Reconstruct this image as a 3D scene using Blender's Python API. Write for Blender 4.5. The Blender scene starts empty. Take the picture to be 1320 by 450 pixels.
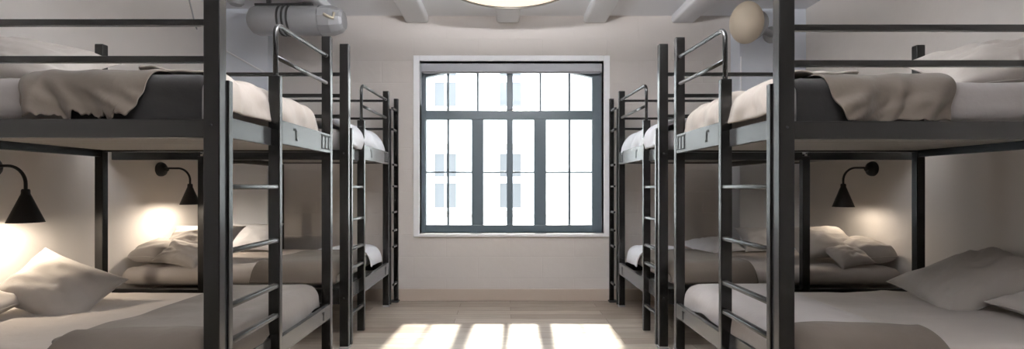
import bpy, bmesh, math, random
from mathutils import Vector, Matrix, noise

random.seed(7)
SC = bpy.context.scene
COL = SC.collection
PI = math.pi

# ------------------------------------------------------------------ camera numbers
F, VX, VY, H = 600.0, 649.5, 241.0, 1.095      # focal length (px), vanishing point (px), eye height
XL, XR, YB, YF, ZC = -2.68, 2.80, 4.49, -2.0, 2.745   # walls, back wall, front wall, ceiling


# ------------------------------------------------------------------ materials
def new_mat(name):
    m = bpy.data.materials.new(name)
    m.use_nodes = True
    nt = m.node_tree
    b = nt.nodes['Principled BSDF']
    return m, nt, b


def srgb(h):
    h = h.lstrip('#')
    c = [int(h[i:i + 2], 16) / 255 for i in (0, 2, 4)]
    return tuple(x / 12.92 if x <= .04045 else ((x + .055) / 1.055) ** 2.4 for x in c) + (1,)


def coord(nt, scale=(1, 1, 1), kind='Object'):
    t = nt.nodes.new('ShaderNodeTexCoord')
    mp = nt.nodes.new('ShaderNodeMapping')
    mp.inputs['Scale'].default_value = scale
    nt.links.new(t.outputs[kind], mp.inputs['Vector'])
    return mp.outputs['Vector']


def plain(name, col, rough=.5, metal=0.0, spec=.5, var=0.0, vscale=8, bump=0.0, bscale=200):
    m, nt, b = new_mat(name)
    b.inputs['Base Color'].default_value = srgb(col)
    b.inputs['Roughness'].default_value = rough
    b.inputs['Metallic'].default_value = metal
    b.inputs['Specular IOR Level'].default_value = spec
    if var:
        n = nt.nodes.new('ShaderNodeTexNoise')
        n.inputs['Scale'].default_value = vscale
        n.inputs['Detail'].default_value = 4
        nt.links.new(coord(nt), n.inputs['Vector'])
        mx = nt.nodes.new('ShaderNodeMix')
        mx.data_type = 'RGBA'
        c = srgb(col)
        mx.inputs['A'].default_value = tuple(x * (1 - var) for x in c[:3]) + (1,)
        mx.inputs['B'].default_value = tuple(min(1, x * (1 + var)) for x in c[:3]) + (1,)
        nt.links.new(n.outputs['Fac'], mx.inputs['Factor'])
        nt.links.new(mx.outputs['Result'], b.inputs['Base Color'])
    if bump:
        n2 = nt.nodes.new('ShaderNodeTexNoise')
        n2.inputs['Scale'].default_value = bscale
        n2.inputs['Detail'].default_value = 3
        nt.links.new(coord(nt), n2.inputs['Vector'])
        bp = nt.nodes.new('ShaderNodeBump')
        bp.inputs['Strength'].default_value = bump
        bp.inputs['Distance'].default_value = .01
        nt.links.new(n2.outputs['Fac'], bp.inputs['Height'])
        nt.links.new(bp.outputs['Normal'], b.inputs['Normal'])
    return m


def fabric(name, col, var=.06, weave=900):
    m, nt, b = new_mat(name)
    b.inputs['Roughness'].default_value = .9
    b.inputs['Specular IOR Level'].default_value = .15
    b.inputs['Sheen Weight'].default_value = .15
    b.inputs['Sheen Roughness'].default_value = .5
    n = nt.nodes.new('ShaderNodeTexNoise')
    n.inputs['Scale'].default_value = 5
    n.inputs['Detail'].default_value = 5
    nt.links.new(coord(nt), n.inputs['Vector'])
    mx = nt.nodes.new('ShaderNodeMix')
    mx.data_type = 'RGBA'
    c = srgb(col)
    mx.inputs['A'].default_value = tuple(x * (1 - var) for x in c[:3]) + (1,)
    mx.inputs['B'].default_value = tuple(min(1, x * (1 + var)) for x in c[:3]) + (1,)
    nt.links.new(n.outputs['Fac'], mx.inputs['Factor'])
    nt.links.new(mx.outputs['Result'], b.inputs['Base Color'])
    n2 = nt.nodes.new('ShaderNodeTexNoise')
    n2.inputs['Scale'].default_value = 14
    n2.inputs['Detail'].default_value = 6
    nt.links.new(coord(nt, (1, 1.6, 1)), n2.inputs['Vector'])
    bp = nt.nodes.new('ShaderNodeBump')
    bp.inputs['Strength'].default_value = .25
    bp.inputs['Distance'].default_value = .012
    nt.links.new(n2.outputs['Fac'], bp.inputs['Height'])
    nt.links.new(bp.outputs['Normal'], b.inputs['Normal'])
    return m


def plaster(name, col, brick=0.0, axis='XZ', var=.035):
    m, nt, b = new_mat(name)
    b.inputs['Roughness'].default_value = .8
    b.inputs['Specular IOR Level'].default_value = .25
    v = coord(nt)
    n = nt.nodes.new('ShaderNodeTexNoise')
    n.inputs['Scale'].default_value = 1.7
    n.inputs['Detail'].default_value = 6
    nt.links.new(v, n.inputs['Vector'])
    mx = nt.nodes.new('ShaderNodeMix')
    mx.data_type = 'RGBA'
    c = srgb(col)
    mx.inputs['A'].default_value = tuple(x * (1 - var) for x in c[:3]) + (1,)
    mx.inputs['B'].default_value = tuple(min(1, x * (1 + var)) for x in c[:3]) + (1,)
    nt.links.new(n.outputs['Fac'], mx.inputs['Factor'])
    nt.links.new(mx.outputs['Result'], b.inputs['Base Color'])
    n2 = nt.nodes.new('ShaderNodeTexNoise')
    n2.inputs['Scale'].default_value = 9
    n2.inputs['Detail'].default_value = 8
    nt.links.new(v, n2.inputs['Vector'])
    h = n2.outputs['Fac']
    if brick:
        mp = nt.nodes.new('ShaderNodeMapping')
        mp.inputs['Rotation'].default_value = (PI / 2, 0, 0)
        nt.links.new(v, mp.inputs['Vector'])
        br = nt.nodes.new('ShaderNodeTexBrick')
        br.inputs['Scale'].default_value = 1
        br.inputs['Brick Width'].default_value = .62
        br.inputs['Row Height'].default_value = .21
        br.inputs['Mortar Size'].default_value = .006
        br.inputs['Mortar Smooth'].default_value = 1
        nt.links.new(mp.outputs['Vector'], br.inputs['Vector'])
        ma = nt.nodes.new('ShaderNodeMath')
        ma.operation = 'MULTIPLY_ADD'
        nt.links.new(br.outputs['Fac'], ma.inputs[0])
        ma.inputs[1].default_value = -brick
        nt.links.new(h, ma.inputs[2])
        h = ma.outputs[0]
    bp = nt.nodes.new('ShaderNodeBump')
    bp.inputs['Strength'].default_value = .16
    bp.inputs['Distance'].default_value = .02
    nt.links.new(h, bp.inputs['Height'])
    nt.links.new(bp.outputs['Normal'], b.inputs['Normal'])
    return m


def emit(name, col, strength):
    m, nt, b = new_mat(name)
    b.inputs['Base Color'].default_value = srgb(col)
    b.inputs['Emission Color'].default_value = srgb(col)
    b.inputs['Emission Strength'].default_value = strength
    return m


def metal_mat():
    m = plain('black_powder_coated_steel', '#100f0e', .33, 0, .0, bump=.03, bscale=350)
    b = m.node_tree.nodes['Principled BSDF']
    b.inputs['Coat Weight'].default_value = 1
    b.inputs['Coat Roughness'].default_value = .22
    b.inputs['Coat IOR'].default_value = 1.5
    b.inputs['Sheen Weight'].default_value = .3
    b.inputs['Sheen Roughness'].default_value = .35
    return m


def glass_mat():
    m, nt, b = new_mat('window_glass')
    nt.nodes.remove(b)
    out = nt.nodes['Material Output']
    tr = nt.nodes.new('ShaderNodeBsdfTransparent')
    tr.inputs['Color'].default_value = (.96, .98, .98, 1)
    gl = nt.nodes.new('ShaderNodeBsdfGlossy')
    gl.inputs['Roughness'].default_value = .02
    fr = nt.nodes.new('ShaderNodeFresnel')
    fr.inputs['IOR'].default_value = 1.25
    mx = nt.nodes.new('ShaderNodeMixShader')
    nt.links.new(fr.outputs[0], mx.inputs[0])
    nt.links.new(tr.outputs[0], mx.inputs[1])
    nt.links.new(gl.outputs[0], mx.inputs[2])
    nt.links.new(mx.outputs[0], out.inputs['Surface'])
    return m


def floor_mat():
    m, nt, b = new_mat('oak_planks')
    v = coord(nt)
    br = nt.nodes.new('ShaderNodeTexBrick')
    br.offset = .37
    br.inputs['Scale'].default_value = 1
    br.inputs['Brick Width'].default_value = 1.25
    br.inputs['Row Height'].default_value = .125
    br.inputs['Mortar Size'].default_value = .0022
    br.inputs['Mortar Smooth'].default_value = .3
    br.inputs['Color1'].default_value = srgb('#aea59a')
    br.inputs['Color2'].default_value = srgb('#8a7d70')
    br.inputs['Mortar'].default_value = srgb('#5d5044')
    nt.links.new(v, br.inputs['Vector'])
    n = nt.nodes.new('ShaderNodeTexNoise')
    n.inputs['Scale'].default_value = 3
    n.inputs['Detail'].default_value = 8
    n.inputs['Roughness'].default_value = .65
    nt.links.new(coord(nt, (1.2, 14, 1)), n.inputs['Vector'])
    rp = nt.nodes.new('ShaderNodeValToRGB')
    rp.color_ramp.elements[0].position = .3
    rp.color_ramp.elements[0].color = (.68, .66, .64, 1)
    rp.color_ramp.elements[1].position = .72
    rp.color_ramp.elements[1].color = (1.1, 1.08, 1.05, 1)
    nt.links.new(n.outputs['Fac'], rp.inputs['Fac'])
    mx = nt.nodes.new('ShaderNodeMix')
    mx.data_type = 'RGBA'
    mx.blend_type = 'MULTIPLY'
    mx.inputs['Factor'].default_value = 1
    nt.links.new(br.outputs['Color'], mx.inputs['A'])
    nt.links.new(rp.outputs['Color'], mx.inputs['B'])
    nt.links.new(mx.outputs['Result'], b.inputs['Base Color'])
    b.inputs['Roughness'].default_value = .33
    b.inputs['Specular IOR Level'].default_value = .45
    bp = nt.nodes.new('ShaderNodeBump')
    bp.inputs['Strength'].default_value = .2
    bp.inputs['Distance'].default_value = .004
    nt.links.new(n.outputs['Fac'], bp.inputs['Height'])
    nt.links.new(bp.outputs['Normal'], b.inputs['Normal'])
    return m


M = dict(
    metal=metal_mat(),
    tube=plain('brushed_steel_tube', '#6b6863', .3, .75, .5),
    slot=plain('black_slot', '#141312', .6),
    base=plain('grey_bed_base', '#8a8783', .7, var=.08, vscale=4),
    sheet=fabric('white_sheet', '#aca49d'),
    sheet2=fabric('grey_white_sheet', '#a39d9a'),
    cool=fabric('white_cotton', '#dcdde2'),
    pillow=fabric('light_grey_pillowcase', '#a9a29b'),
    taupe=fabric('taupe_wool', '#645b52'),
    taupel=fabric('pale_taupe_duvet', '#6d6660'),
    brown=fabric('brown_grey_wool', '#5f564e'),
    charcoal=fabric('charcoal_wool', '#2a2827'),
    cream=fabric('cream_duvet', '#a1988f'),
    wall=plaster('warm_white_plaster', '#dad4ce'),
    wallb=plaster('greyed_painted_brick', '#c6c0bb', brick=.5),
    cool_wall=plaster('cool_white_plaster', '#e0e5ed'),
    dark_wall=plaster('darkened_plaster', '#4c4a48'),  # tone set dark to dim what the post fronts reflect
    ceil=plaster('white_ceiling_paint', '#dcdde0', var=.015),
    base_board=plain('beige_skirting_paint', '#b5a698', .6),
    trim=plain('white_gloss_paint', '#f3f4f7', .4),
    frame=plain('blue_grey_window_paint', '#4c575d', .4, 0, .5),
    blind=plain('pale_grey_blind', '#a9abb0', .6),
    lamp=plain('matt_black_lamp', '#1a1918', .45, 0, .5),
    lampin=plain('white_lamp_lining', '#e8e0d2', .6),
    duct=plain('galvanised_duct', '#a3a4a6', .42, .3, .5, var=.08, vscale=3),
    duct_d=plain('dark_duct_band', '#3c3c3c', .5, .3),
    cap_glint=plain('pale_cap_highlight', '#d8cfb8', .3, .5),
    globe=plain('sandy_ceramic_globe', '#cbbda8', .55, var=.12, vscale=3),
    cable=plain('pale_cable', '#9b9a99', .6),
    facade=plain('pale_stucco', '#e9e4da', .9, var=.03, vscale=2),
    stone=plain('pale_stone_trim', '#a89a8c', .9),
    far_glass=plain('street_window_glass', '#5f5f5f', .3),
    far_frame=plain('street_window_frame', '#e2e2e2', .6),
    asphalt=plain('street_paving', '#9b9892', .9),
    knob=plain('light_foot_cap', '#8f8d8a', .4),
)
M['glass'] = glass_mat()
M['floor'] = floor_mat()
M['diffuser'] = emit('lit_opal_diffuser', '#fbeedd', .46)
M['bulb_on'] = emit('lit_warm_bulb', '#ffdcae', 18)
M['bulb_dim'] = emit('dim_warm_bulb', '#ffdcae', 3)

# ------------------------------------------------------------------ object helpers
ORG = {}


def link(name, me, mat, parent=None, smooth=False, origin=None):
    """one mesh object; geometry arrives in world coordinates, origin goes to the foot of its bounds"""
    if origin is None:
        xs = [v.co.x for v in me.vertices]; ys = [v.co.y for v in me.vertices]; zs = [v.co.z for v in me.vertices]
        origin = Vector(((min(xs) + max(xs)) / 2, (min(ys) + max(ys)) / 2, min(zs)))
    origin = Vector(origin)
    me.transform(Matrix.Translation(-origin))
    for mm in (mat if isinstance(mat, (list, tuple)) else [mat]):
        me.materials.append(mm)
    if smooth:
        for p in me.polygons:
            p.use_smooth = True
    o = bpy.data.objects.new(name, me)
    COL.objects.link(o)
    ORG[o.name] = origin
    if parent is not None:
        o.parent = parent
        o.location = origin - ORG[parent.name]
    else:
        o.location = origin
    return o


def obj(name, bm, mat, parent=None, smooth=False):
    bmesh.ops.recalc_face_normals(bm, faces=bm.faces)
    me = bpy.data.meshes.new(name)
    bm.to_mesh(me)
    bm.free()
    return link(name, me, mat, parent, smooth)


def thing(name, label, cat, loc, group=None):
    o = bpy.data.objects.new(name, None)
    o.empty_display_size = .1
    COL.objects.link(o)
    o.location = loc
    ORG[o.name] = Vector(loc)
    o['label'] = label
    o['category'] = cat
    if group:
        o['group'] = group
    return o


def tag(o, label, cat, group=None, kind=None):
    o['label'] = label
    o['category'] = cat
    if group:
        o['group'] = group
    if kind:
        o['kind'] = kind
    return o


def struct(o):
    o['kind'] = 'structure'
    return o


def add_box(bm, x0, x1, y0, y1, z0, z1, bev=.003, seg=2):
    x0, x1 = min(x0, x1), max(x0, x1)
    y0, y1 = min(y0, y1), max(y0, y1)
    z0, z1 = min(z0, z1), max(z0, z1)
    r = bmesh.ops.create_cube(bm, size=1)
    vs = r['verts']
    for v in vs:
        v.co = Vector(((x0 + x1) / 2 + v.co.x * (x1 - x0), (y0 + y1) / 2 + v.co.y * (y1 - y0), (z0 + z1) / 2 + v.co.z * (z1 - z0)))
    if bev:
        es = list({e for v in vs for e in v.link_edges})
        bmesh.ops.bevel(bm, geom=es, offset=min(bev, .3 * min(x1 - x0, y1 - y0, z1 - z0)), segments=seg, affect='EDGES', profile=.5)
    return bm


def box(name, mat, parent, *a, **k):
    bm = bmesh.new()
    add_box(bm, *a, **k)
    return obj(name, bm, mat, parent)


def add_tube(bm, pts, r, seg=12, closed_ends=True):
    pts = [Vector(p) for p in pts]
    rad = r if isinstance(r, (list, tuple)) else [r] * len(pts)
    rings = []
    up = None
    for i, p in enumerate(pts):
        if i == 0:
            t = pts[1] - pts[0]
        elif i == len(pts) - 1:
            t = pts[-1] - pts[-2]
        else:
            t = (pts[i + 1] - p).normalized() + (p - pts[i - 1]).normalized()
        t.normalize()
        if up is None:
            up = t.orthogonal().normalized()
        else:
            up = (up - t * up.dot(t)).normalized()
        sd = t.cross(up)
        rings.append([bm.verts.new(p + (up * math.cos(2 * PI * k / seg) + sd * math.sin(2 * PI * k / seg)) * rad[i]) for k in range(seg)])
    for a, b in zip(rings, rings[1:]):
        for k in range(seg):
            bm.faces.new((a[k], a[(k + 1) % seg], b[(k + 1) % seg], b[k]))
    if closed_ends:
        bm.faces.new(rings[0][::-1])
        bm.faces.new(rings[-1])
    return bm


def add_lathe(bm, prof, mat4, seg=32, close=False):
    """prof: list of (radius, height) about local z"""
    rings = []
    for r, h in prof:
        if r < 1e-5:
            rings.append([bm.verts.new(mat4 @ Vector((0, 0, h)))])
        else:
            rings.append([bm.verts.new(mat4 @ Vector((r * math.cos(2 * PI * k / seg), r * math.sin(2 * PI * k / seg), h))) for k in range(seg)])
    for a, b in zip(rings, rings[1:]):
        for k in range(seg):
            k2 = (k + 1) % seg
            q = [a[k % len(a)], a[k2 % len(a)], b[k2 % len(b)], b[k % len(b)]]
            u = []
            for v in q:
                if v not in u:
                    u.append(v)
            if len(u) > 2:
                bm.faces.new(u)
    return bm


def arc(c, a, b, ang0, ang1, n):
    """points c + a cos t + b sin t"""
    return [Vector(c) + Vector(a) * math.cos(ang0 + (ang1 - ang0) * i / n) + Vector(b) * math.sin(ang0 + (ang1 - ang0) * i / n) for i in range(n + 1)]


def autosmooth(o, ang=40):
    me = o.data
    for p in me.polygons:
        p.use_smooth = True
    me.set_sharp_from_angle(angle=math.radians(ang))


# ------------------------------------------------------------------ soft goods
def nz(x, y, z, s=1.0):
    return noise.noise(Vector((x * s, y * s, z * s)))


def crease(x, y, z, s=1.0):
    return 1 - 2 * abs(nz(x, y, z, s))


def soft_box(name, mat, lo, hi, r, seed=0, sag=.006, puff=.012, n=(46, 34, 7), parent=None):
    """mattress-like rounded box with slightly bulging faces and soft dents"""
    lo, hi = Vector(lo), Vector(hi)
    lo, hi = Vector((min(lo.x, hi.x), min(lo.y, hi.y), min(lo.z, hi.z))), Vector((max(lo.x, hi.x), max(lo.y, hi.y), max(lo.z, hi.z)))
    c, h = (lo + hi) / 2, (hi - lo) / 2
    bm = bmesh.new()
    cache = {}

    def vert(i, j, k):
        key = (i, j, k)
        if key not in cache:
            q = Vector(((2 * i / n[0] - 1), (2 * j / n[1] - 1), (2 * k / n[2] - 1)))
            # crowd the samples at the rounded border
            q = Vector([math.copysign(abs(t) ** .8, t) for t in q])
            p = Vector((q.x * h.x, q.y * h.y, q.z * h.z))
            rr = min(r, h.z * .98)
            inner = Vector([max(-(h[a] - rr), min(h[a] - rr, p[a])) for a in range(3)])
            d = p - inner
            if d.length > 1e-6:
                d = d.normalized()
                pp = inner + d * rr
            else:
                pp = p
                d = Vector((0, 0, 1 if q.z > 0 else -1))
            w = c + pp
            f = puff * (1 - abs(q.x) ** 4) * (1 - abs(q.y) ** 4) * (1 if d.z > -.2 else 0)
            f += sag * nz(w.x + seed * 3.1, w.y, w.z, 3.5) + sag * .5 * nz(w.x, w.y + seed, w.z, 9) + sag * 1.1 * max(0, crease(w.x * .7 + w.y * .5, w.y * 1.6, seed, 2.6)) ** 3
            if d.z < -.2:
                f = 0
            cache[key] = bm.verts.new(w + d * f)
        return cache[key]
    for a, b, cc in ((0, 1, 2), (1, 2, 0), (2, 0, 1)):
        for side in (0, n[cc]):
            for i in range(n[a]):
                for j in range(n[b]):
                    def P(ii, jj):
                        t = [0, 0, 0]
                        t[a], t[b], t[cc] = ii, jj, side
                        return vert(*t)
                    q = [P(i, j), P(i + 1, j), P(i + 1, j + 1), P(i, j + 1)]
                    bm.faces.new(q if side else q[::-1])
    o = obj(name, bm, mat, parent, smooth=True)
    return o


def pillow(name, mat, center, u, nrm, a, b, t, seed, label, group='pillows on the bunk beds', wr=.02, pinch=.10, under=.75, slump=0.0, n=30, ex=2.6, eq=.55):
    """plump pillow: half sizes a, b along u and (n x u), half thickness t; corners stay sharp, edges pulled in"""
    u = Vector(u).normalized()
    w = Vector(nrm).normalized()
    u = (u - w * u.dot(w)).normalized()
    v = w.cross(u)
    c = Vector(center)
    bm = bmesh.new()
    top, bot = {}, {}
    for i in range(n + 1):
        for j in range(n + 1):
            p, q = math.sin((2 * i / n - 1) * PI / 2), math.sin((2 * j / n - 1) * PI / 2)
            px = a * p * (1 - pinch * (1 - q * q))
            py = b * q * (1 - pinch * (1 - p * p))
            env = max(0, (1 - abs(p) ** ex)) ** eq * max(0, (1 - abs(q) ** ex)) ** eq
            # pull creases out from the corners and a few long dents
            rad = math.atan2(q, p)
            cr = crease(p * .9 + seed, q * 1.4 + seed * .7, seed, 1.7) * .6 + crease(rad * 1.3 + seed, .3 * env, seed, 1.6) * .4
            hgt = t * env * (1 + .12 * nz(p + seed, q, seed * 1.7, 1.5)) + wr * env ** .5 * cr
            lift = slump * t * (p * p - .3) + .01 * nz(p * 1.5, q * 1.5, seed + 5)
            edge = i in (0, n) or j in (0, n)
            P = c + u * px + v * py + w * lift
            if edge:
                top[i, j] = bot[i, j] = bm.verts.new(P)
            else:
                top[i, j] = bm.verts.new(P + w * hgt)
                bot[i, j] = bm.verts.new(P - w * (t * env * under))
    for i in range(n):
        for j in range(n):
            for d, flip in ((top, 0), (bot, 1)):
                q = [d[i, j], d[i + 1, j], d[i + 1, j + 1], d[i, j + 1]]
                bm.faces.new(q[::-1] if flip else q)
    o = obj(name, bm, mat, None, smooth=True)
    # piped seam round the edge is part of the pillow
    sb = bmesh.new()
    loop = [(i, 0) for i in range(n)] + [(n, j) for j in range(n)] + [(i, n) for i in range(n, 0, -1)] + [(0, j) for j in range(n, 0, -1)]
    pts = []
    for i, j in loop:
        p, q = math.sin((2 * i / n - 1) * PI / 2), math.sin((2 * j / n - 1) * PI / 2)
        lift = slump * t * (p * p - .3) + .01 * nz(p * 1.5, q * 1.5, seed + 5)
        pts.append(c + u * (a * p * (1 - pinch * (1 - q * q))) + v * (b * q * (1 - pinch * (1 - p * p))) + w * lift)
    pts.append(pts[0])
    add_tube(sb, pts, .0035, 6, True)
    obj('seam_piping', sb, mat, o, smooth=True)
    tag(o, label, 'pillow', group)
    return o


def wrap(s, r):
    """walk from inside (s>r) over a rounded edge of radius r; returns position inside the edge, drop, lean angle"""
    if s >= r:
        return s, 0.0, 0.0
    th = (r - s) / r
    if th <= PI / 2:
        return r - r * math.sin(th), r * (1 - math.cos(th)), th
    return 0.0, r + (th - PI / 2) * r, PI / 2


def drape(name, mat, s, bed, urng, vrng, nu, nv, r, off, thick, fold, label, cat='blanket', group='blankets on the bunk beds', sub=1):
    """cloth laid over a bed block. bed=(a_foot, y_near, y_far, z_top); u runs from the foot edge inwards (negative = hanging over the foot
    end), v from the near edge inwards (negative = hanging down the near side). urng(q)/vrng(p) give the borders."""
    af, yn, yf, zt = bed
    D = yf - yn
    bm = bmesh.new()
    g = {}
    for i in range(nu + 1):
        for j in range(nv + 1):
            p, q = i / nu, j / nv
            v0, v1 = vrng(p)
            v = v0 + (v1 - v0) * q
            u0, u1 = urng(q)
            u = u0 + (u1 - u0) * p
            pu, du, tu = wrap(u, r)
            if v <= D / 2:
                pv, dv, tv = wrap(v, r)
                y, sy = yn + pv, -1
            else:
                pv, dv, tv = wrap(D - v, r)
                y, sy = yf - pv, 1
            drop = (du ** 4 + dv ** 4) ** .25
            n = Vector((-s * math.sin(tu), sy * math.sin(tv), math.cos(tu) * math.cos(tv) + 1e-3)).normalized()
            d = off + fold(u, v, drop, p, q)
            g[i, j] = bm.verts.new(Vector((s * (af + pu), y, zt - drop)) + n * d)
    for i in range(nu):
        for j in range(nv):
            bm.faces.new((g[i, j], g[i + 1, j], g[i + 1, j + 1], g[i, j + 1]))
    bmesh.ops.recalc_face_normals(bm, faces=bm.faces)
    # make sure the normals look away from the bed
    bm.normal_update()
    up = sum((f.normal.z for f in bm.faces))
    if up < 0:
        bmesh.ops.reverse_faces(bm, faces=bm.faces)
    me = bpy.data.meshes.new(name)
    bm.to_mesh(me)
    bm.free()
    o = link(name, me, mat, None, smooth=True)
    so = o.modifiers.new('thickness', 'SOLIDIFY')
    so.thickness = thick
    so.offset = 1
    if sub:
        o.modifiers.new('soft', 'SUBSURF').levels = sub
        o.modifiers['soft'].render_levels = sub
    tag(o, label, cat, group)
    return o


# ------------------------------------------------------------------ the room
def room():
    bm = bmesh.new(); add_box(bm, XL - .2, XR + .2, YF - .2, YB + .2, -.12, 0, 0)
    struct(obj('floor', bm, M['floor']))
    bm = bmesh.new(); add_box(bm, XL - .2, XR + .2, YF - .2, YB + .2, ZC, ZC + .15, 0)
    struct(obj('ceiling', bm, M['ceil']))
    bm = bmesh.new(); add_box(bm, XL - .2, XL, YF - .2, YB + .2, 0, ZC, 0)
    struct(obj('wall_left', bm, M['wall']))
    bm = bmesh.new(); add_box(bm, XR, XR + .2, YF - .2, YB + .2, 0, ZC, 0)
    struct(obj('wall_right', bm, M['wall']))
    bm = bmesh.new(); add_box(bm, XL, XR, YF - .2, YF, 0, ZC, 0)
    struct(obj('wall_front', bm, M['dark_wall']))  # unseen wall, darkened so the post fronts reflect little light
    # back wall with the window opening
    x0, x1, z0, z1 = WIN
    bm = bmesh.new()
    xs = [XL, x0, x1, XR]; zs = [0, z0, z1, ZC]
    for y in (YB, YB + .2):
        pass
    add_box(bm, XL, x0, YB, YB + .2, 0, ZC, 0)
    add_box(bm, x1, XR, YB, YB + .2, 0, ZC, 0)
    add_box(bm, x0, x1, YB, YB + .2, 0, z0, 0)
    add_box(bm, x0, x1, YB, YB + .2, z1, ZC, 0)
    struct(obj('wall_back', bm, M['wallb']))
    # boxed-in corners either side of the back wall
    for s, a, xw in ((-1, 2.185, XL), (1, 2.185, XR)):
        bm = bmesh.new(); add_box(bm, s * a, xw, 4.31, YB, 0, ZC, .004)
        struct(obj('wall_pier', bm, M['cool_wall']))
    bm = bmesh.new(); add_box(bm, -2.185, 2.185, YB - .016, YB, 0, .112, .004)
    struct(obj('baseboard_back', bm, M['base_board']))
    # ceiling beams running towards the window
    for c in (-1.67, -.835, .04, .875, 1.72):
        bm = bmesh.new(); add_box(bm, c - .11, c + .11, YF, YB, 2.672, ZC + .01, .03, 3)
        o = struct(obj('ceiling_beam', bm, M['ceil']))
        autosmooth(o)


WIN = (-.812, .962, .646, 2.307)


def window():
    x0, x1, z0, z1 = WIN
    yf0, yf1 = 4.575, 4.635
    # white surround on the wall and the reveal lining
    t = .058
    bm = bmesh.new()
    add_box(bm, x0 - t, x0, YB - .016, YB + .085, z0 - .03, z1 + .053, .003)
    add_box(bm, x1, x1 + t, YB - .016, YB + .085, z0 - .03, z1 + .053, .003)
    add_box(bm, x0, x1, YB - .016, YB + .085, z1, z1 + .053, .003)
    add_box(bm, x0, x1, YB - .022, YB + .085, z0 - .03, z0, .003)
    struct(obj('trim_1', bm, M['trim']))
    w = bpy.data.objects.new('window_1', None)
    COL.objects.link(w)
    w.location = ((x0 + x1) / 2, yf0, z0)
    ORG[w.name] = Vector(w.location)
    struct(w)
    k = yf0 / F

    def X(px): return (px - VX) * k
    def Z(py): return H + (VY - py) * k
    zb, zt0, zt1, ztop = Z(290), Z(154), Z(142.5), Z(90)
    fm = M['frame']
    def pb(name, a, b, c, d, y0=yf0, y1=yf1, m=fm, bev=.004):
        return box(name, m, w, a, b, y0, y1, c, d, bev=bev)
    pb('jamb', x0, X(549), z0, z1)
    pb('jamb', X(763.5), x1, z0, z1)
    pb('bottom_rail', X(549), X(763.5), z0, zb)
    pb('transom', X(549), X(763.5), zt0, zt1)
    pb('center_mullion', X(653.2), X(661), zb, zt0, yf0 - .006)
    pb('center_mullion', X(653.2), X(661), zt1, z1 - .05, yf0 - .006)
    pb('mullion', X(608), X(623), zb, zt0)
    pb('mullion', X(688.5), X(704), zb, zt0)
    # arched head
    bm = bmesh.new()
    xa, xb = X(549), X(763.5)
    n = 28
    low = []
    for i in range(n + 1):
        f = i / n
        x = xa + (xb - xa) * f
        e = abs(2 * f - 1)
        zz = Z(90) - (Z(90) - Z(99.5)) * max(0, (e - .55) / .45) ** 1.25
        low.append((x, zz))
    fr = [[bm.verts.new((x, y, z)) for x, z in low] for y in (yf0, yf1)]
    tp = [[bm.verts.new((x, y, z1)) for x, z in low] for y in (yf0, yf1)]
    for i in range(n):
        bm.faces.new((fr[0][i], fr[0][i + 1], tp[0][i + 1], tp[0][i]))
        bm.faces.new((fr[1][i + 1], fr[1][i], tp[1][i], tp[1][i + 1]))
        bm.faces.new((fr[0][i + 1], fr[0][i], fr[1][i], fr[1][i + 1]))
        bm.faces.new((tp[0][i], tp[0][i + 1], tp[1][i + 1], tp[1][i]))
    obj('arched_head', bm, fm, w)
    # thin glazing bars
    g = .014
    for px in (577.3, 615.6, 696.8, 734.4):
        pb('glazing_bar', X(px) - g / 1.4, X(px) + g / 1.4, zt1, Z(91), yf0 + .016, yf0 + .04, bev=.001)
    for px in (577.3, 734.4):
        pb('glazing_bar', X(px) - g / 1.4, X(px) + g / 1.4, zb, zt0, yf0 + .016, yf0 + .04, bev=.001)
    for a, b in ((549, 608), (623, 653.2), (661, 688.5), (704, 763.5)):
        pb('glazing_bar', X(a), X(b), Z(222) - g / 1.8, Z(222) + g / 1.8, yf0 + .018, yf0 + .038, bev=.001)
        pb('pane', X(a), X(b), zb, zt0, yf0 + .026, yf0 + .030, M['glass'], 0)
    for a, b in ((549, 653.2), (661, 763.5)):
        pb('pane', X(a), X(b), zt1, ztop + .03, yf0 + .026, yf0 + .030, M['glass'], 0)
    # roller blind in the head of the opening
    b = thing('roller_blind', 'pale grey roller blind cassette across the head of the window', 'blind', ((x0 + x1) / 2, 4.52, z1 - .1))
    bm = bmesh.new(); add_box(bm, x0 + .012, x1 - .012, 4.50, 4.565, z1 - .098, z1 - .016, .008, 3)
    autosmooth(obj('cassette', bm, M['blind'], b))
    box('hem_bar', M['blind'], b, x0 + .03, x1 - .03, 4.52, 4.535, z1 - .108, z1 - .094, bev=.003)
    box('guide_rail', M['blind'], b, x0 + .001, x0 + .011, 4.50, 4.53, z1 - .42, z1 - .016, bev=.002)


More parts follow.
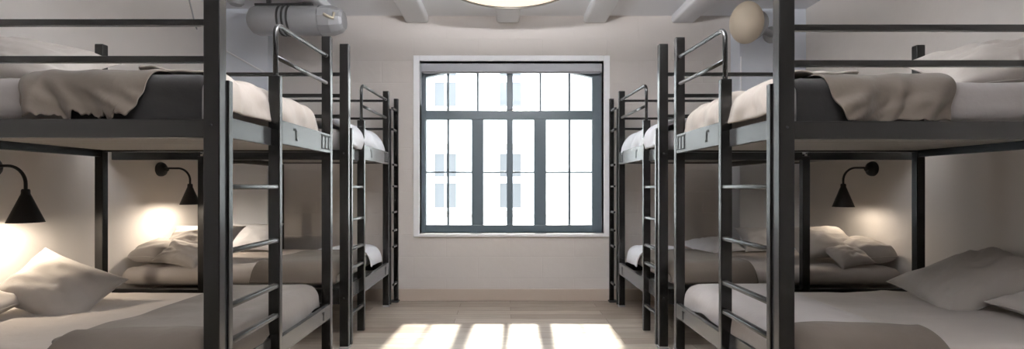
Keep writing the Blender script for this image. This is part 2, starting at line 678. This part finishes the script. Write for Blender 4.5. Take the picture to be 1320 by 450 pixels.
# ------------------------------------------------------------------ outside
def outside():
    d = 14.0
    k = d / F
    def X(px): return (px - VX) * k
    def Z(py): return H + (VY - py) * k
    t = thing('apartment_building', 'pale stucco apartment building seen through the window across the street', 'building', (0, d, -4))
    # wall with real window holes: a grid of boxes
    cols = [(X(556), X(591)), (X(641), X(675))]
    cols = [(cols[0][0] - 4.0, cols[0][1] - 4.0), (cols[0][0] - 2.0, cols[0][1] - 2.0)] + cols
    rows = [(Z(272), Z(194)), (Z(140), Z(64)), (-3.0, -1.2), (5.4, 7.1)]
    rows.sort()
    bm = bmesh.new()
    xprev = -9.0
    for a, b in cols:
        add_box(bm, xprev, a, d, d + .35, -4, 8.0, 0)
        zp = -4
        for z0, z1 in rows:
            add_box(bm, a, b, d, d + .35, zp, z0, 0)
            zp = z1
        add_box(bm, a, b, d, d + .35, zp, 8.0, 0)
        xprev = b
    add_box(bm, xprev, X(704), d, d + .35, -4, 8.0, 0)
    # projecting wing on the right
    add_box(bm, X(704), 9.0, d - .5, d + .35, -4, Z(150), 0)
    add_box(bm, X(704), 9.0, d - .1, d + .35, Z(150), 8.0, 0)
    obj('wall', bm, M['facade'], t)
    bm = bmesh.new()
    add_box(bm, -9, X(704), d - .1, d, Z(279), Z(276.5), .01)
    add_box(bm, X(704), 9, d - .62, d - .5, Z(279), Z(276.5), .01)
    add_box(bm, X(704) - .1, 9, d - .7, d - .4, Z(155), Z(150), .01)
    obj('string_course', bm, M['stone'], t)
    for a, b in cols:
        for z0, z1 in rows:
            f = bmesh.new()
            add_box(f, a, b, d + .12, d + .18, z1 - .09, z1, 0)
            add_box(f, a, b, d + .12, d + .18, z0, z0 + .09, 0)
            add_box(f, a, a + .08, d + .12, d + .18, z0 + .09, z1 - .09, 0)
            add_box(f, b - .08, b, d + .12, d + .18, z0 + .09, z1 - .09, 0)
            add_box(f, a + .08, b - .08, d + .11, d + .165, z0 + (z1 - z0) * .46, z0 + (z1 - z0) * .57, 0)
            add_box(f, (a + b) / 2 - .03, (a + b) / 2 + .03, d + .125, d + .17, z0 + .09, z1 - .09, 0)
            fo = obj('window', f, M['far_frame'], t)
            box('pane', M['far_glass'], fo, a, b, d + .14, d + .15, z0, z1, bev=0)
            box('lintel', M['stone'], t, a - .1, b + .1, d - .012, d + .02, z1 + .02, z1 + .20, bev=0)
            box('sill', M['stone'], t, a - .08, b + .08, d - .015, d + .02, z0 - .09, z0, bev=0)
    bm = bmesh.new(); add_box(bm, -20, 20, YB + .25, 30, -4.2, -4.0, 0)
    o = obj('ground', bm, M['asphalt']); struct(o)


# ------------------------------------------------------------------ bunk beds
def bunk(s, P, label):
    A0 = 1.05
    yn, ys, yf, ah = P['yn'], P['ys'], P['yf'], P['ah']
    root = thing('bunk_bed', label, 'bunk bed', (s * 1.6, (yn + yf) / 2, 0), 'black metal bunk beds')
    m = M['metal']

    def B(name, a0, a1, y0, y1, z0, z1, mat=m, par=root, bev=.003):
        return box(name, mat, par, s * a0, s * a1, y0, y1, z0, z1, bev=bev)

    pw = P.get('pw', .06)
    posts = [(A0, pw, yn, .044, P['tn']), (A0, .055, yf, .036, P['tf'])]
    ph = P.get('apost', ah - .05)
    posts += [(ph, .05, yn + .003, .04, P.get('th', 1.958)), (ph, .05, yf, .04, P.get('th', 1.958))]
    for a, w, y, dp, zt in posts:
        o = B('corner_post', a, a + w, y, y + dp, .012, zt)
        bm = bmesh.new()
        add_box(bm, s * (a - .004), s * (a + w + .004), y - .004, y + dp + .004, 0, .016, .003)
        obj('foot_cap', bm, M['knob'], o)
        bm = bmesh.new()
        add_box(bm, s * (a + .001), s * (a + w - .001), y + .001, y + dp - .001, zt, zt + .004, .002)
        obj('end_cap', bm, M['slot'], o)
    # ladder stiles
    B('ladder_stile', A0 - .008, A0 + .042, yn + .046, yn + .074, .012, 1.50)
    B('ladder_stile', A0, A0 + .054, ys, ys + .028, .012, P['ts'])
    for z in P['rungs']:
        bm = bmesh.new()
        add_box(bm, s * (A0 + .004), s * (A0 + .034), yn + .07, ys + .004, z - .010, z + .010, .008, 3)
        autosmooth(obj('ladder_rung', bm, m, root))
    # side rails
    zu0, zu1, zl0, zl1 = 1.278, 1.347, .300, P.get('zl1', .386)
    ay1 = ah if ph + .05 >= ah - .01 else ah
    for (y, nm) in ((yn + .006, 0), (yf + .003, 1)):
        for z0, z1 in ((zu0, zu1), (zl0, zl1)):
            zz0 = z0 + (.03 if nm and z0 > 1 else 0)
            if ph + .05 < ah - .02:
                B('side_rail', A0 + pw, ph, y, y + .03, zz0, z1)
                B('side_rail', ph + .05, ah, y, y + .03, zz0, z1)
            else:
                B('side_rail', A0 + pw, ph, y, y + .03, zz0, z1)
    # end rails at the foot (corridor) and head
    o = B('end_rail', A0 + .001, A0 + .028, ys + .028, yf, 1.300, 1.412)
    e0, e1 = A0 - .0015, A0 + .002
    def sl(*rects):
        bm = bmesh.new()
        for y0, y1, z0, z1 in rects:
            add_box(bm, s * e0, s * e1, y0, y1, z0, z1, 0)
        obj('rail_slot', bm, M['slot'], o)
    L = yf - ys
    ym = ys + .028 + L * .22
    sl((ym, ym + .012, 1.333, 1.381), (ym - .022, ym + .004, 1.376, 1.388), (ym - .004, ym + .018, 1.328, 1.338))
    yb = yf - .135
    sl((yb, yb + .014, 1.320, 1.396), (yb + .05, yb + .064, 1.320, 1.396), (yb + .098, yb + .112, 1.320, 1.396),
       (yb - .012, yf - .01, 1.392, 1.400), (yb - .004, yf - .01, 1.316, 1.322))
    B('end_rail', A0 + .040, A0 + .062, yn + .07, ys, 1.290, 1.372)
    o = B('end_rail', A0 + .001, A0 + .028, ys + .028, yf, zl0, zl1)
    sl((yf - .11, yf - .098, zl0 + .016, zl1 - .02), (yf - .122, yf - .104, zl1 - .03, zl1 - .02))
    B('end_rail', A0 + .040, A0 + .062, yn + .07, ys, zl0, zl1)
    B('head_rail', ph + .005, ph + .04, yn + .043, yf, zu0, zu1)
    B('head_rail', ph + .005, ph + .04, yn + .043, yf, zl0, zl1 - .02)
    # bed bases: slats under each mattress
    for z in (1.318, .318):
        bm = bmesh.new()
        y = yn + .04
        aend = ph if ph > ah - .1 else ah
        while y < yf - .01:
            add_box(bm, s * (A0 + .064), s * (aend - .004), y, min(y + .095, yf), z, z + .016, .003)
            y += .103
        obj('slat_base', bm, M['base'], root)
    # guard rails
    for z in P['gn']:
        B('guard_rail', A0 + pw, ph, yn + .012, yn + .034, z - .012, z + .012)
    for z in P['gf']:
        B('guard_rail', A0 + .055, ph, yf + .008, yf + .03, z - .010, z + .010)
    # grab rails over the ladder
    r = .0115
    a = s * (A0 + .026)
    yc = ys + .014
    zt = 1.868
    bm = bmesh.new()
    R = .05
    pts = [(a, yc, P['ts'] - .02), (a, yc, zt - R)] + arc((a, yc + R, zt - R), (0, -R, 0), (0, 0, R), 0, PI / 2, 8)[1:] + [(a, yf - .02, zt + .022), (a, yf + .008, zt + .023)]
    add_tube(bm, pts, r, 14)
    obj('grab_rail', bm, M['metal'], root, smooth=True)
    bm = bmesh.new()
    add_tube(bm, [(a, yc, 1.709), (a, yc + .2, 1.714), (a, yf + .008, 1.727)], r * .95, 14)
    obj('grab_rail', bm, M['metal'], root, smooth=True)
    bm = bmesh.new()
    y2 = yn + .060
    zq = P['tn'] - .08
    add_tube(bm, [(a, y2, 1.48), (a, y2, zq - .03)] + arc((a, y2 - .02, zq - .03), (0, .02, 0), (0, 0, .02), 0, PI / 2, 5)[1:] + [(a, yn + .036, zq - .01)], r, 14)
    obj('grab_rail', bm, M['metal'], root, smooth=True)
    # bolts
    for (aa, z) in ((A0 + pw * .5, 1.322), (A0 + pw * .5, .345), (ph + .025, 1.322)):
        bm = bmesh.new()
        mt = Matrix.Translation((s * aa, yn + (.003 if aa > 2 else 0), z)) @ Matrix.Rotation(PI / 2, 4, 'X')
        add_lathe(bm, [(.006, -.002), (.006, .002), (.004, .004), (0, .004)], mt, 12)
        obj('bolt', bm, M['slot'], root, smooth=False)
    # slim wall frame tied to the far end of the back bunks
    if P.get('wallpost'):
        w = P['wallpost']
        o = B('wall_post', w, w + .043, 4.425, 4.455, .012, P['tw'])
        B('foot_plate', w - .006, w + .07, 4.40, 4.468, 0, .014, M['slot'], o)
        B('ladder_stile', A0 - .012, A0 + .02, yf + .040, yf + .058, .012, P['tw'] - .12)
        for z in (1.30, 1.10, .86, .69, .54, .19):
            B('ladder_rung', w + .006, w + .026, yf + .05, 4.43, z - .009, z + .009)
        for z in (1.818, 1.625):
            B('guard_rail', w + .01, w + .03, yf + .03, 4.43, z - .01, z + .01)
    return root


ROOM_RUNGS_A = (1.095, .845, .632, .492, .25)
ROOM_RUNGS_B = (1.095, .865, .66, .525, .206)


# ------------------------------------------------------------------ lamps and fittings
def reading_lamp(s, wallx, y, ztop, reach, label, on=True, shade_h=.14, rb=.072):
    t = thing('reading_lamp', label, 'lamp', (wallx, y, ztop), 'black reading lamps on the walls')
    d = -s
    mt = Matrix.Translation((wallx, y, ztop - .008)) @ Matrix.Rotation(d * PI / 2, 4, 'Y')
    bm = bmesh.new()
    add_lathe(bm, [(0, 0), (.056, 0), (.056, .012), (.05, .024), (.03, .036), (.016, .040), (.016, .058), (0, .058)], mt, 32)
    autosmooth(obj('wall_base', bm, M['lamp'], t), 30)
    R = .095
    xa = wallx + d * reach
    bm = bmesh.new()
    pts = [(wallx + d * .05, y, ztop - .006), (wallx + d * .07, y, ztop), (xa - d * R, y, ztop)] + \
        arc((xa - d * R, y, ztop - R), (0, 0, R), (d * R, 0, 0), 0, PI / 2, 10)[1:] + [(xa, y, ztop - R - .035)]
    add_tube(bm, pts, .0078, 12)
    obj('arm', bm, M['lamp'], t, smooth=True)
    bm = bmesh.new()
    zs = ztop - R - .03
    mt = Matrix.Translation((xa, y, zs))
    add_lathe(bm, [(0, .004), (.015, .004), (.018, -.004), (.018, -.018), (.021, -.03)], mt, 24)
    autosmooth(obj('collar', bm, M['lamp'], t), 30)
    zb = zs - .022 - shade_h
    sh = bmesh.new()
    add_lathe(sh, [(.017, zs - .022), (.022, zs - .03), (rb, zb), (rb - .003, zb), (.020, zs - .034), (.0, zs - .030)], Matrix.Translation((xa, y, 0)), 40)
    o = obj('lamp_shade', sh, M['lamp'], t)
    autosmooth(o, 35)
    bm = bmesh.new()
    bz = zb + .05
    add_lathe(bm, [(0, bz - .022), (.014, bz - .016), (.02, bz), (.014, bz + .018), (.009, bz + .035), (0, bz + .036)], Matrix.Translation((xa, y, 0)), 20)
    obj('bulb', bm, M['bulb_on' if on else 'bulb_dim'], t, smooth=True)
    li = bpy.data.lights.new('reading_light', 'POINT')
    li.energy = LAMP_ON if on else LAMP_DIM
    li.color = (1, .86, .70)
    li.shadow_soft_size = .03
    lo = bpy.data.objects.new('reading_light', li)
    COL.objects.link(lo)
    lo.parent = t
    lo.location = Vector((xa, y, zb + .022)) - ORG[t.name]
    return t


LAMP_ON, LAMP_DIM = 9, 2.6


def pendant(x, y, z, R, label, up):
    t = thing('pendant_lamp', label, 'lamp', (x, y, z))
    mt = Matrix.Translation((x, y, z))
    bm = bmesh.new()
    add_lathe(bm, [(R * .995, .012), (R * .9, .002), (R * .5, -.006), (0, -.008)], mt, 64)
    obj('diffuser', bm, M['diffuser'], t, smooth=True)
    bm = bmesh.new()
    add_lathe(bm, [(R - .006, .014), (R - .004, .0), (R + .004, .0), (R + .004, .03), (R * .96, .055), (R * .3, .075), (0, .078)], mt, 64)
    autosmooth(obj('rim', bm, M['tube'], t), 40)
    bm = bmesh.new()
    add_lathe(bm, [(0, ZC - z), (.06, ZC - z), (.06, ZC - z - .02), (.012, ZC - z - .03), (.012, .07), (0, .07)], mt, 20)
    autosmooth(obj('stem', bm, M['trim'], t), 40)
    # added uplight above the closed drum: fills the room by ceiling bounce
    li = bpy.data.lights.new('ceiling_fill_light', 'AREA')
    li.shape = 'DISK'
    li.size = R * 1.5
    li.energy = up
    li.color = (.98, .98, 1)
    lo = bpy.data.objects.new('ceiling_fill_light', li)
    COL.objects.link(lo)
    lo.parent = t
    lo.location = (0, 0, .085)
    lo.rotation_euler = (PI, 0, 0)
    return t




def fittings():
    # horizontal duct unit hung near the back wall
    x0, x1, y, z, R = -2.18, -1.37, 4.0, 2.523, .122
    t = thing('ventilation_duct', 'grey horizontal duct cylinder hung below the ceiling in the back left corner', 'duct', ((x0 + x1) / 2, y, z))
    rot = Matrix.Translation((x0, y, z)) @ Matrix.Rotation(PI / 2, 4, 'Y')
    L = x1 - x0
    bm = bmesh.new()
    add_lathe(bm, [(0, 0), (R * .55, 0), (R * .9, .035), (R, .075), (R, L - .20)], rot, 40)
    autosmooth(obj('body', bm, M['duct'], t), 35)
    bm = bmesh.new()
    add_lathe(bm, [(R, L - .20), (R * 1.02, L - .19), (R * 1.02, L - .10), (R * .8, L - .02), (R * .62, L), (0, L)], rot @ Matrix.Rotation(.3, 4, 'Z'), 10)
    cap = obj('end_cap', bm, M['duct'], t)
    bm = bmesh.new()
    add_tube(bm, [(x1 - .13, y - R * 1.06, z + .01), (x1 - .09, y - R * 1.12, z - .01), (x1 - .055, y - R * 1.0, z - .02), (x1 - .05, y - R * .9, z + .03)], .012, 10)
    obj('cap_highlight', bm, M['cap_glint'], cap, smooth=True)  # pale tube standing in for the bright highlight on the cap
    for q in (.275, .315, .355):
        bm = bmesh.new()
        add_lathe(bm, [(R * .98, q), (R * 1.05, q), (R * 1.05, q + .016), (R * .98, q + .016)], rot, 40)
        autosmooth(obj('band', bm, M['duct_d'], t), 30)
    bm = bmesh.new()
    add_box(bm, x0 + .06, x1 - .26, y - .05, y + .05, z + R * .93, z + R + .012, .006, 3)
    b = obj('mounting_bracket', bm, M['duct_d'], t)
    for xx in (x0 + .16, x1 - .34):
        box('hanger', M['duct_d'], t, xx - .015, xx + .015, y - .015, y + .015, z + R, ZC, bev=.002)
    # small fitting beside it
    t = thing('ceiling_sensor', 'small grey sensor housing under the ceiling left of the duct', 'sensor', (-2.245, 3.9, 2.62))
    bm = bmesh.new()
    mt = Matrix.Translation((-2.245, 3.9, 2.62))
    add_lathe(bm, [(0, 0), (.045, 0), (.064, .018), (.07, .05), (.07, .085)], mt, 32)
    autosmooth(obj('housing', bm, M['duct'], t), 35)
    bm = bmesh.new()
    add_lathe(bm, [(.07, .085), (.085, .09), (.085, ZC - 2.62), (0, ZC - 2.62)], mt, 32)
    autosmooth(obj('mount', bm, M['trim'], t), 35)
    # globe wall lamp on the right pier
    c = Vector((2.075, 3.98, 2.50))
    t = thing('wall_globe', 'sand coloured egg shaped wall lamp, unlit, high on the right of the back wall', 'lamp', (2.25, 4.31, 2.5))
    bm = bmesh.new()
    bmesh.ops.create_uvsphere(bm, u_segments=40, v_segments=24, radius=1)
    for v in bm.verts:
        v.co = Vector((v.co.x * .135, v.co.y * .13, v.co.z * .178)) + c
    obj('globe', bm, M['globe'], t, smooth=True)
    axis = (c - Vector((2.52, 4.31, 2.50))).normalized()
    bm = bmesh.new()
    rotm = axis.to_track_quat('Z', 'Y').to_matrix().to_4x4()
    add_lathe(bm, [(0, .09), (.115, .09), (.13, .10), (.13, .12), (.10, .135), (.06, .02), (0, .02)], Matrix.Translation(c) @ rotm @ Matrix.Rotation(PI, 4, 'X') , 36)
    autosmooth(obj('collar', bm, M['duct'], t), 35)
    bm = bmesh.new()
    add_tube(bm, [c - axis * .10, Vector((2.46, 4.285, 2.5))], .03, 16)
    obj('arm', bm, M['duct'], t, smooth=True)
    bm = bmesh.new()
    add_lathe(bm, [(0, 0), (.075, 0), (.075, .02), (.06, .03), (0, .03)], Matrix.Translation((2.47, 4.31, 2.5)) @ Matrix.Rotation(PI / 2, 4, 'X'), 32)
    autosmooth(obj('wall_plate', bm, M['duct'], t), 35)
    # cables clipped to the plaster
    bm = bmesh.new()
    add_tube(bm, [(2.192, 4.305, z) for z in (2.30, 2.1, 1.9, 1.6)], .006, 8)
    tag(obj('cable', bm, M['trim'], None, True), 'white cable running straight down the right pier below the egg lamp', 'cable', 'cables on the walls')
    bm = bmesh.new()
    k = 4.303 / F
    pts = [(-2.60 + .39 * f, 4.303, 2.37 - .22 * f) for f in (0, .25, .5, .75, 1)]
    add_tube(bm, pts, .007, 8)
    tag(obj('cable', bm, M['trim'], None, True), 'pale cable slanting down the wall below the duct', 'cable', 'cables on the walls')
    bm = bmesh.new()
    yy = 3.95
    pts = []
    for px, py in ((241, -8), (243, 0), (246, 12), (249, 25), (253, 38)):
        dd = XL / ((px - VX) / F)
        pts.append((XL + .006, dd, H + (VY - py) / F * dd))
    add_tube(bm, pts, .006, 8)
    tag(obj('cable', bm, M['cable'], None, True), 'thin grey cable hanging on the left wall behind the upper guard rail', 'cable', 'cables on the walls')


# ------------------------------------------------------------------ build
room()
window()
outside()
fittings()

PAL = dict(yn=1.718, ys=2.18, yf=2.819, ah=2.48, tn=2.03, tf=2.005, ts=1.618, rungs=ROOM_RUNGS_A, gn=(1.86, 1.708, 1.571), gf=())
PAR = dict(PAL, yn=1.775, ys=2.25, yf=2.838, ah=2.57)
PBL = dict(yn=3.142, ys=3.50, yf=4.242, ah=2.655, apost=2.02, tn=2.058, tf=1.966, ts=1.598, th=1.3, rungs=ROOM_RUNGS_B, zl1=.404,
           gn=(1.86, 1.715, 1.575), gf=(1.883, 1.720, 1.625), wallpost=1.005, tw=1.935)
PBR = dict(PBL, ah=2.775)
bunk(-1, PAL, 'nearest black metal bunk bed on the left of the corridor, with lit lamp')
bunk(1, PAR, 'nearest black metal bunk bed on the right of the corridor')
bunk(-1, PBL, 'black metal bunk bed on the left, next to the back wall')
bunk(1, PBR, 'black metal bunk bed on the right, next to the back wall')

reading_lamp(-1, XL, 2.42, 1.205, .194, 'lit black cone reading lamp at the left edge, over the nearest bed', True, .148, .075)
reading_lamp(-1, XL, 3.63, 1.240, .233, 'lit black cone reading lamp over the farther left bed', True, .135, .070)
reading_lamp(1, XR, 3.53, 1.240, .226, 'black cone reading lamp on the right wall, the only one there', False, .150, .072)

pendant(.05, 3.30, 2.55, .50, 'large round white pendant lamp in front of the window, under the ceiling', 30)
pendant(.05, 2.05, 2.30, .42, 'added pendant shaped fill light overhead between the nearest bunks, unseen above the frame', 185)  # unseen, added to brighten the upper walls and the room
pendant(.05, .25, 2.25, .42, 'added unseen fill light, pendant shaped, overhead in front of the nearest bunks', 80)  # unseen, added as frontal fill for the lower bunks

# ---- mattresses
def mattress(s, a0, a1, y0, y1, z0, z1, seed, label, mat='sheet', r=.05):
    o = soft_box('mattress', M[mat], (s * a0, y0, z0), (s * a1, y1, z1), r, seed, puff=.006)
    tag(o, label, 'mattress', 'sheeted mattresses')
    return o


for s, side, P, aw in ((-1, 'left', PAL, 2.62), (1, 'right', PAR, 2.72)):
    yn, yf = P['yn'], P['yf']
    mattress(s, 1.15, aw, yn + .065, yf - .012, 1.350, 1.515, 1 + s, 'grey white sheeted mattress on the top bunk, nearest ' + side + ' bed', 'sheet2')
    mattress(s, 1.15, aw, yn + .065, yf - .012, .390, .462, 2 + s, 'pale sheeted mattress on the bottom bunk, nearest ' + side + ' bed', 'sheet', .034)
for s, side, P, aw in ((-1, 'left', PBL, 2.655), (1, 'right', PBR, 2.765)):
    yn, yf = P['yn'], P['yf']
    mattress(s, 1.15, aw, yn + .06, yf - .012, 1.350, 1.500, 4 + s, 'white mattress on the top bunk of the farther ' + side + ' bed', 'sheet2')
    mattress(s, 1.15, aw, yn + .06, yf - .012, .408, .530, 6 + s, 'pale sheeted mattress on the bottom bunk of the farther ' + side + ' bed', 'sheet', .058)


# ---- blankets
def hang_fold(seed, amp=.014, k=40.0, top=.004):
    def f(u, v, drop, p, q):
        t = min(1, max(0, (drop - .012) / .09))
        ph = k * (u + .55 * drop) + 4.5 * nz(u * .8, drop * 1.5 + seed, seed, 4) + seed
        big = max(0, math.sin(ph * .45)) ** 1.4
        small = (.5 + .5 * math.sin(ph)) ** 2
        w2 = max(0, crease(u * 1.5 + drop * 2.4, seed, drop, 5))
        return t * amp * (.75 * big + .35 * small + .35 * w2) + (1 - t) * top * (1 + crease(u, v, seed, 5))
    return f


def lay_fold(seed, amp=.006, sc=3.0, hang=.008):
    def f(u, v, drop, p, q):
        return amp * (1 + crease(u * .8, v * 1.3, seed, sc)) * .6 + amp * .7 * (1 + nz(u, v, seed + 4, sc * 2.5)) + hang * min(1, drop / .06) * (1 + math.sin(v * 22 + u * 22 + seed))
    return f


def hem(base, amp, seed, sc=9):
    return lambda p: base + amp * nz(p * sc, seed, 0) + amp * .5 * nz(p * sc * 2.7, seed + 3, 0)


for s, side, P in ((-1, 'left', PAL), (1, 'right', PAR)):
    yn, yf = P['yn'] + .065, P['yf'] - .012
    top = (1.15, yn, yf, 1.519)
    sd = 3 if s < 0 else 8
    # charcoal blanket below, from the foot
    drape('blanket', M['charcoal'], s, top, lambda q: (-.005, .50), lambda p: (-.15, .55), 44, 40, .05, .004, .006,
          hang_fold(sd + 2, .010, 14), 'charcoal blanket hanging beside the corner post on the nearest ' + side + ' top bunk')
    # taupe throw over it
    h1 = hem(-.135, .040, sd) if s < 0 else hem(-.145, .008, sd)
    u0, u1 = (.18, .66) if s < 0 else (.10, .59)
    drape('blanket', M['taupe'], s, top, (lambda q, u0=u0, u1=u1: (u0 + .02 * q + .07 * max(0, 1 - q / .3) ** 2, u1 - .02 * q + .02 * math.sin(9 * q))),
          (lambda p, h1=h1: (h1(p), .60)), 150, 70, .055, .012, .007,
          hang_fold(sd, .046, 42, .01), 'rumpled taupe throw over the side of the nearest ' + side + ' top bunk')
    # cream duvet over the foot end
    drape('blanket', M['cream'], s, top, (lambda q: (-.10, .3 + .05 * math.sin(9 * q))), lambda p: (.06, .97), 30, 70, .05, .004, .012,
          lay_fold(sd, .022, 5, .006), 'cream duvet tucked over the foot end of the nearest ' + side + ' top bunk', sub=1)
    low = (1.15, yn, yf, .466)
    def ur(q, s=s):
        return (-.085 - .05 * nz(q * 5, 1.5 * s, 3), .50 + .10 * (1 - q) ** 3 if s < 0 else .45)
    drape('duvet', M['taupel' if s < 0 else 'sheet2'], s, low, ur, lambda p: (.02, .995), 60, 70, .035, .010, .026,
          lay_fold(sd + 5, .007, 3, .004), ('pale taupe' if s < 0 else 'light grey') + ' duvet over the foot of the nearest ' + side + ' bottom bunk', 'duvet')
    drape('blanket', M['brown'], s, low, lambda q: (-.01, .60 - .08 * q), lambda p: (-.05, .055 + .02 * math.sin(5 * p)), 40, 24, .035, .036, .03,
          lay_fold(sd + 9, .006, 3, .002), 'brown blanket folded along the near edge of the nearest ' + side + ' bottom bunk')
for s, side, P in ((-1, 'left', PBL), (1, 'right', PBR)):
    yn, yf = P['yn'] + .06, P['yf'] - .012
    sd = 21 if s < 0 else 27
    top = (1.15, yn, yf, 1.504)
    drape('duvet', M['cool'], s, top, lambda q: (-.10, .55), lambda p: (.02, .97), 50, 80, .05, .004, .03,
          lay_fold(sd, .024, 5, .010), 'white duvet over the foot of the farther ' + side + ' top bunk', 'duvet')
    low = (1.15, yn, yf, .534)
    drape('blanket', M['taupe'], s, low, (lambda q: (-.02 + .02 * q, .58 - .15 * q)), lambda p: (-.075, .62), 50, 50, .05, .006, .036,
          lay_fold(sd + 3, .005, 3, .002), 'folded taupe blanket across the farther ' + side + ' bottom bunk')
    drape('sheet', M['cool'], s, low, (lambda q: (-.085, .40 - .1 * q)), lambda p: (.66, .99), 30, 30, .05, .004, .014,
          lay_fold(sd + 6, .014, 5, .008), 'crumpled white sheet at the foot of the farther ' + side + ' bottom bunk', 'sheet', 'crumpled sheets')

# ---- pillows, left
pillow('pillow', M['pillow'], (-2.30, 2.40, .575), (-.41, .02, .13), (.27, -.68, .68), .238, .165, .085, 1.3,
       'large grey pillow with its pointed corner forward on the nearest left bottom bunk', wr=.016, under=.45)
pillow('pillow', M['pillow'], (-2.47, 2.12, .53), (-.2, 1, .02), (.1, -.05, 1), .20, .14, .06, 2.4,
       'grey pillow cut by the left edge beside the large pillow on the bottom bunk')
pillow('pillow', M['pillow'], (-2.26, 2.12, 1.655), (1, .12, -.13), (.14, -.46, .86), .36, .19, .085, 3.1,
       'large pillow on the nearest left top bunk behind the guard rail', wr=.04, under=.5)
pillow('pillow', M['pillow'], (-2.47, 2.46, 1.665), (1, .2, 0), (.25, -.8, .4), .15, .14, .05, 4.4,
       'pillow at the far left end of the nearest left top bunk')
pillow('pillow', M['pillow'], (-2.49, 3.44, .61), (1, .05, 0), (.05, -.1, 1), .17, .15, .075, 5.2,
       'plump pillow lying flat by the wall under the farther left lamp', pinch=.02, ex=5, eq=.4)
pillow('pillow', M['pillow'], (-2.29, 3.33, .615), (.95, -.1, -.12), (.1, -.62, .75), .16, .11, .045, 6.6,
       'small pillow propped against others under the farther left lamp')
pillow('pillow', M['pillow'], (-2.30, 3.54, .69), (1, .05, -.06), (.0, -.62, .78), .27, .15, .06, 7.1,
       'wide pillow with pointed corner leaning behind the small one, farther left bed')
pillow('pillow', M['cool'], (-2.18, 4.05, .66), (1, 0, 0), (0, -.75, .65), .22, .14, .06, 8.8,
       'white pillow seen between ladder posts, at the back of the farther left bed')
# ---- pillows, right
pillow('pillow', M['pillow'], (2.52, 2.50, .585), (.9, -.12, .34), (-.36, -.25, .86), .30, .20, .085, 11.3,
       'large grey pillow with its pointed corner forward on the nearest right bottom bunk', wr=.045, under=.35)
pillow('pillow', M['pillow'], (2.55, 2.16, .525), (-.1, 1, .02), (-.1, -.1, 1), .17, .14, .055, 12.4,
       'grey pillow cut by the right edge beside the large pillow on the bottom bunk')
pillow('pillow', M['pillow'], (2.34, 2.16, 1.655), (1, -.12, .13), (-.14, -.46, .86), .36, .19, .085, 13.1,
       'large pillow on the nearest right top bunk behind the guard rail', wr=.04, under=.5)
pillow('pillow', M['pillow'], (2.55, 2.48, 1.665), (1, -.2, 0), (-.25, -.8, .4), .15, .14, .05, 14.4,
       'pillow at the far right end of the nearest right top bunk')
pillow('pillow', M['pillow'], (2.62, 3.44, .612), (1, -.05, 0), (-.05, -.1, 1), .165, .15, .085, 15.2,
       'plump pillow lying flat by the wall under the right lamp', pinch=.02, ex=5, eq=.4)
pillow('pillow', M['pillow'], (2.45, 3.31, .605), (1, .15, .10), (-.1, -.66, .75), .125, .10, .04, 16.6,
       'small pillow with pale edges propped in the middle under the right lamp')
pillow('pillow', M['pillow'], (2.39, 3.50, .675), (1, -.1, .27), (.05, -.55, .8), .26, .17, .07, 17.1,
       'wide pillow with raised corner beside the black post on the farther right bed')
pillow('pillow', M['cool'], (1.80, 4.02, .585), (1, .3, .08), (0, -.25, 1), .23, .15, .045, 18.8,
       'white pillow lying by the back wall on the farther right bed')
pillow('pillow', M['cool'], (2.20, 4.02, .64), (1, 0, 0), (0, -.7, .7), .16, .13, .05, 19.9,
       'white pillow upright against the back pier on the farther right bed')

# ------------------------------------------------------------------ light
w = bpy.data.worlds.new('overcast_sky')
SC.world = w
w.use_nodes = True
nt = w.node_tree
bg = nt.nodes['Background']
bg.inputs['Color'].default_value = (.80, .89, 1.0, 1)
bg.inputs['Strength'].default_value = 5.2

sun = bpy.data.lights.new('sun', 'SUN')
sun.energy = 10
sun.angle = math.radians(2.4)
sun.color = (1, .91, .78)
so = bpy.data.objects.new('sun', sun)
COL.objects.link(so)
el = math.radians(40.2)
az = .03
dv = Vector((-az, -math.cos(el), -math.sin(el)))
so.rotation_euler = dv.to_track_quat('-Z', 'Y').to_euler()
so.location = (0, 12, 10)

cam = bpy.data.cameras.new('camera')
co = bpy.data.objects.new('camera', cam)
COL.objects.link(co)
co.location = (0, 0, H)
co.rotation_euler = (PI / 2, 0, 0)
cam.sensor_width = 36
cam.lens = F / 1320 * 36
cam.shift_x = (660 - VX) / 1320
cam.shift_y = (VY - 225) / 1320
cam.clip_start = .02
SC.camera = co

vs = SC.view_settings
vs.view_transform = 'Standard'
vs.look = 'None'
vs.exposure = 0.7
vs.gamma = 1
vs.use_curve_mapping = False
SC.cycles.use_denoising = True
SC.cycles.max_bounces = 10
SC.cycles.diffuse_bounces = 6
SC.cycles.sample_clamp_indirect = 6
